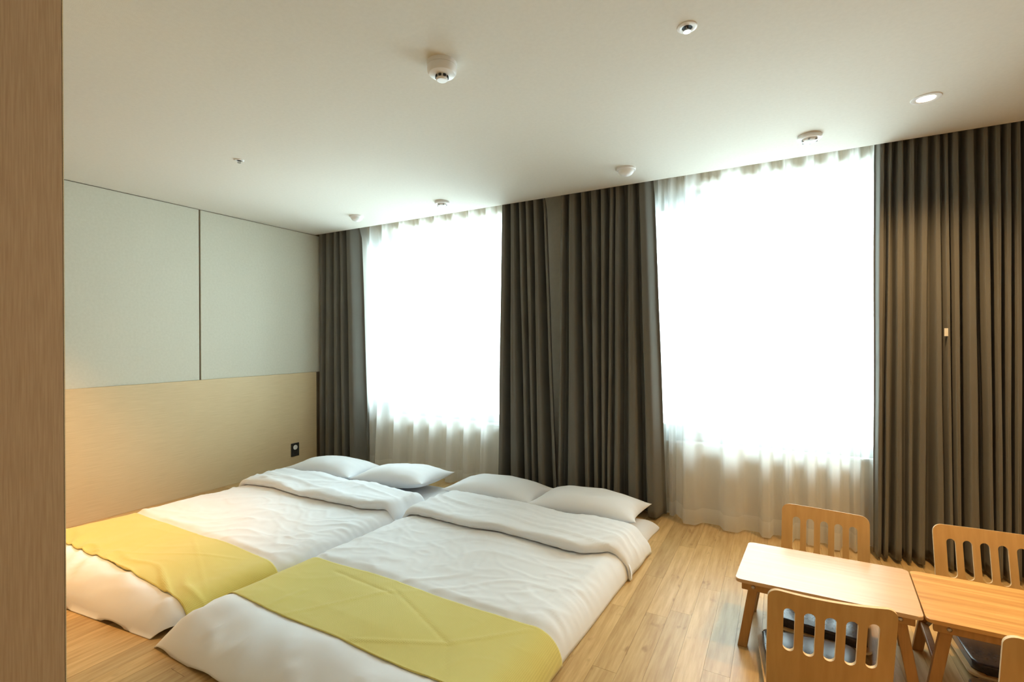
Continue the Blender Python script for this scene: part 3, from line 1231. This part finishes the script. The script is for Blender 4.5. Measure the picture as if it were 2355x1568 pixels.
def make_chair():
    root = link('floor_chair', None)
    link('plywood_shell', build_shell(), root)
    # thick leatherette pad, slightly crowned
    lx, y0, y1 = 0.332, FWD - 0.318, FWD - 0.012
    bm = rounded_slab(lx, y1 - y0, 0.031, 0.066, 0.035, 0.010)
    fs = [f for f in bm.faces if f.normal.z > 0.9 or all(v.co.z > 0.065 for v in f.verts)]
    for v in bm.verts:
        v.co.y += (y0 + y1) / 2
    bmesh.ops.bevel(bm, geom=[e for e in bm.edges if min(v.co.z for v in e.verts) > 0.0655], offset=0.002, segments=1, affect='EDGES')
    link('seat_pad', from_bm('seat_pad', bm, M['leather'], True, 50), root)
    for sx in (-1, 1):
        for yy in (FWD - 0.03, FWD - LS + 0.03):
            bm = box_bm(bmesh.new(), (sx * 0.14 - 0.016, yy - 0.012, 0.0), (sx * 0.14 + 0.016, yy + 0.012, 0.0215), 0.003)
            link('foot', from_bm('foot', bm, M['rubber']), root)
    return root


chair0 = make_chair()
TOPY = FWD - LS - RA * math.sin(R(TH)) - LB * math.cos(R(TH))    # local y of the backrest's top edge
# centre of backrest top edge, heading of the sitter
chairs = [
    ((4.487, -0.625), 173.5, 'birch plywood floor chair behind the left table, before the sheer curtain'),
    ((5.081, -0.590), 182.0, 'birch plywood floor chair behind the honey-orange table, before the taupe drape'),
    ((4.440, -1.612), 6.5, 'birch plywood floor chair nearest the viewer, its back before the left table'),
    ((5.033, -1.605), -2.0, 'birch plywood floor chair on the near side of the honey-orange table, mostly out of frame'),
]
for i, ((tx, ty), a, lab) in enumerate(chairs):
    c = chair0 if i == 0 else copy_tree(chair0)
    th = R(a)
    f = Vector((-math.sin(th), math.cos(th)))
    p = Vector((tx, ty)) - f * TOPY
    c.location = (p.x, p.y, 0)
    c.rotation_euler = (0, 0, th)
    tag(c, lab, 'floor chair', 'legless floor chairs around the low tables')

# ------------------------------------------------------------------ wall outlet
ot = thing('wall_outlet', 'small black outlet plate low on the oak panel, by the left futon pillows', 'outlet', (0.014, -0.29, 0.185))
bm = box_bm(bmesh.new(), (0.0, -0.045, -0.066), (0.009, 0.045, 0.066), 0.003)
link('plate', from_bm('plate', bm, M['black_plate']), ot)


def disc_x(name, r, d, mt, parent, z, x):
    V, F = lathe([(0, 0), (r, 0), (r, d * 0.7), (r * 0.85, d), (0, d)], 20)
    me = mesh(name, [(vz, vx, vy) for vx, vy, vz in V], F, mt, False)
    return link(name, me, parent, (x, 0, z))


disc_x('white_socket', 0.024, 0.004, M['white_plastic'], ot, 0.024, 0.0088)
disc_x('black_socket', 0.020, 0.002, M['dark'], ot, -0.022, 0.0088)

# ------------------------------------------------------------------ ceiling fittings


def slots_ring(parent, r, z, n, wdt, hgt, dep, a0=0.0):
    for k in range(n):
        a = a0 + 2 * math.pi * k / n
        bm = box_bm(bmesh.new(), (-dep / 2, -wdt / 2, -hgt / 2), (dep / 2, wdt / 2, hgt / 2), 0.001, 1)
        o = link('vent_opening', from_bm('vent_opening', bm, M['dark']), parent, (r * math.cos(a), r * math.sin(a), z))
        o.rotation_euler = (0, 0, a)


sd = thing('smoke_detector', 'large two-tier white smoke detector in the middle of the ceiling', 'smoke detector', (3.107, -1.903, H))
lathe_obj('base', [(0, 0), (0.060, 0), (0.060, -0.016), (0.057, -0.018), (0, -0.018)], M['white_plastic'], sd)
cv = lathe_obj('cover', [(0, -0.0181), (0.059, -0.0181), (0.0585, -0.036), (0.052, -0.046), (0.032, -0.052), (0, -0.052)], M['white_plastic'], sd)
lathe_obj('cap', [(0, -0.0521), (0.022, -0.0521), (0.024, -0.066), (0.020, -0.071), (0, -0.072)], M['white_plastic'], sd)
slots_ring(cv, 0.0245, -0.058, 8, 0.012, 0.009, 0.005, 0.3)


def heat_detector(x, y, label):
    t = thing('heat_detector', label, 'detector', (x, y, H), 0, 'small round heat detectors along the window')
    lathe_obj('base', [(0, 0), (0.058, 0), (0.060, -0.004), (0.060, -0.016), (0.054, -0.021), (0, -0.021)], M['white_plastic'], t)
    c_ = lathe_obj('cap', [(0, -0.0212), (0.040, -0.0212), (0.037, -0.030), (0.026, -0.036), (0, -0.038)], M['white_plastic'], t)
    for k in range(6):
        a = k * math.pi / 3 + 0.4
        bm = box_bm(bmesh.new(), (-0.004, -0.005, -0.006), (0.004, 0.005, 0.006), 0.001, 1)
        o = link('vent_opening', from_bm('vent_opening', bm, M['grey_plastic']), c_, (0.0355 * math.cos(a), 0.0355 * math.sin(a), -0.0285))
        o.rotation_euler = (0, 0, a)
    return t


def dome_detector(x, y, label):
    t = thing('dome_detector', label, 'detector', (x, y, H), 0, 'small white domes on the ceiling along the window')
    lathe_obj('base', [(0, 0), (0.062, 0), (0.062, -0.010), (0.058, -0.013), (0, -0.013)], M['white_plastic'], t)
    pr = [(0, -0.0131)] + [(0.050 * math.cos(R(a)), -0.0131 - 0.036 * math.sin(R(a))) for a in (0, 12, 25, 40, 55, 70, 82)] + [(0, -0.0495)]
    lathe_obj('dome', pr, M['white_plastic'], t)
    return t


heat_detector(4.441, -0.352, 'white ceiling detector with vent slots, above the right window')
heat_detector(1.916, -0.340, 'white ceiling detector with vent slots, above the left window')
dome_detector(3.419, -0.346, 'smooth white ceiling dome above the middle drapes')
dome_detector(0.974, -0.361, 'smooth white ceiling dome nearest the left corner')


def sprinkler(x, y, label, s=1.0):
    t = thing('sprinkler', label, 'sprinkler', (x, y, H), 0, 'recessed ceiling sprinklers')
    lathe_obj('escutcheon', [(0.020 * s, 0), (0.035 * s, 0), (0.034 * s, -0.003), (0.026 * s, -0.006), (0.018 * s, -0.004), (0.018 * s, 0)], M['white_plastic'], t)
    lathe_obj('recess', [(0, -0.0005), (0.0175 * s, -0.0005), (0.0175 * s, -0.002), (0, -0.002)], M['dark'], t)
    hd = lathe_obj('head', [(0, -0.002), (0.006 * s, -0.002), (0.006 * s, -0.014), (0.013 * s, -0.015), (0.013 * s, -0.018), (0, -0.018)], M['chrome'], t)
    for k in range(3):
        a = k * 2 * math.pi / 3 + 0.5
        bm = box_bm(bmesh.new(), (-0.0012, -0.002, -0.014), (0.0012, 0.002, -0.002))
        link('strut', from_bm('strut', bm, M['chrome']), hd, (0.0105 * s * math.cos(a), 0.0105 * s * math.sin(a), 0))
    return t


sprinkler(4.008, -1.652, 'recessed ceiling sprinkler near the top edge, between smoke detector and lit downlight')
sprinkler(1.379, -1.683, 'tiny recessed ceiling sprinkler at the left, above the left futon', 0.8)

dl = thing('downlight', 'lit recessed ceiling downlight above the right drape', 'downlight', (4.893, -0.567, H))
lathe_obj('trim_ring', [(0.036, 0.0), (0.058, 0.0), (0.057, -0.003), (0.042, -0.005), (0.036, -0.002)], M['white_plastic'], dl, 40)
lathe_obj('lamp_face', [(0, -0.0003), (0.0355, -0.0003), (0.0355, -0.0022), (0, -0.0022)], M['lamp'], dl, 40)
lamp('downlight_lamp', 'SPOT', (4.893, -0.567, H - 0.012), 120, WARM, 0.03, angle=128, blend=1.0)
print('planks as parts:', cnt)
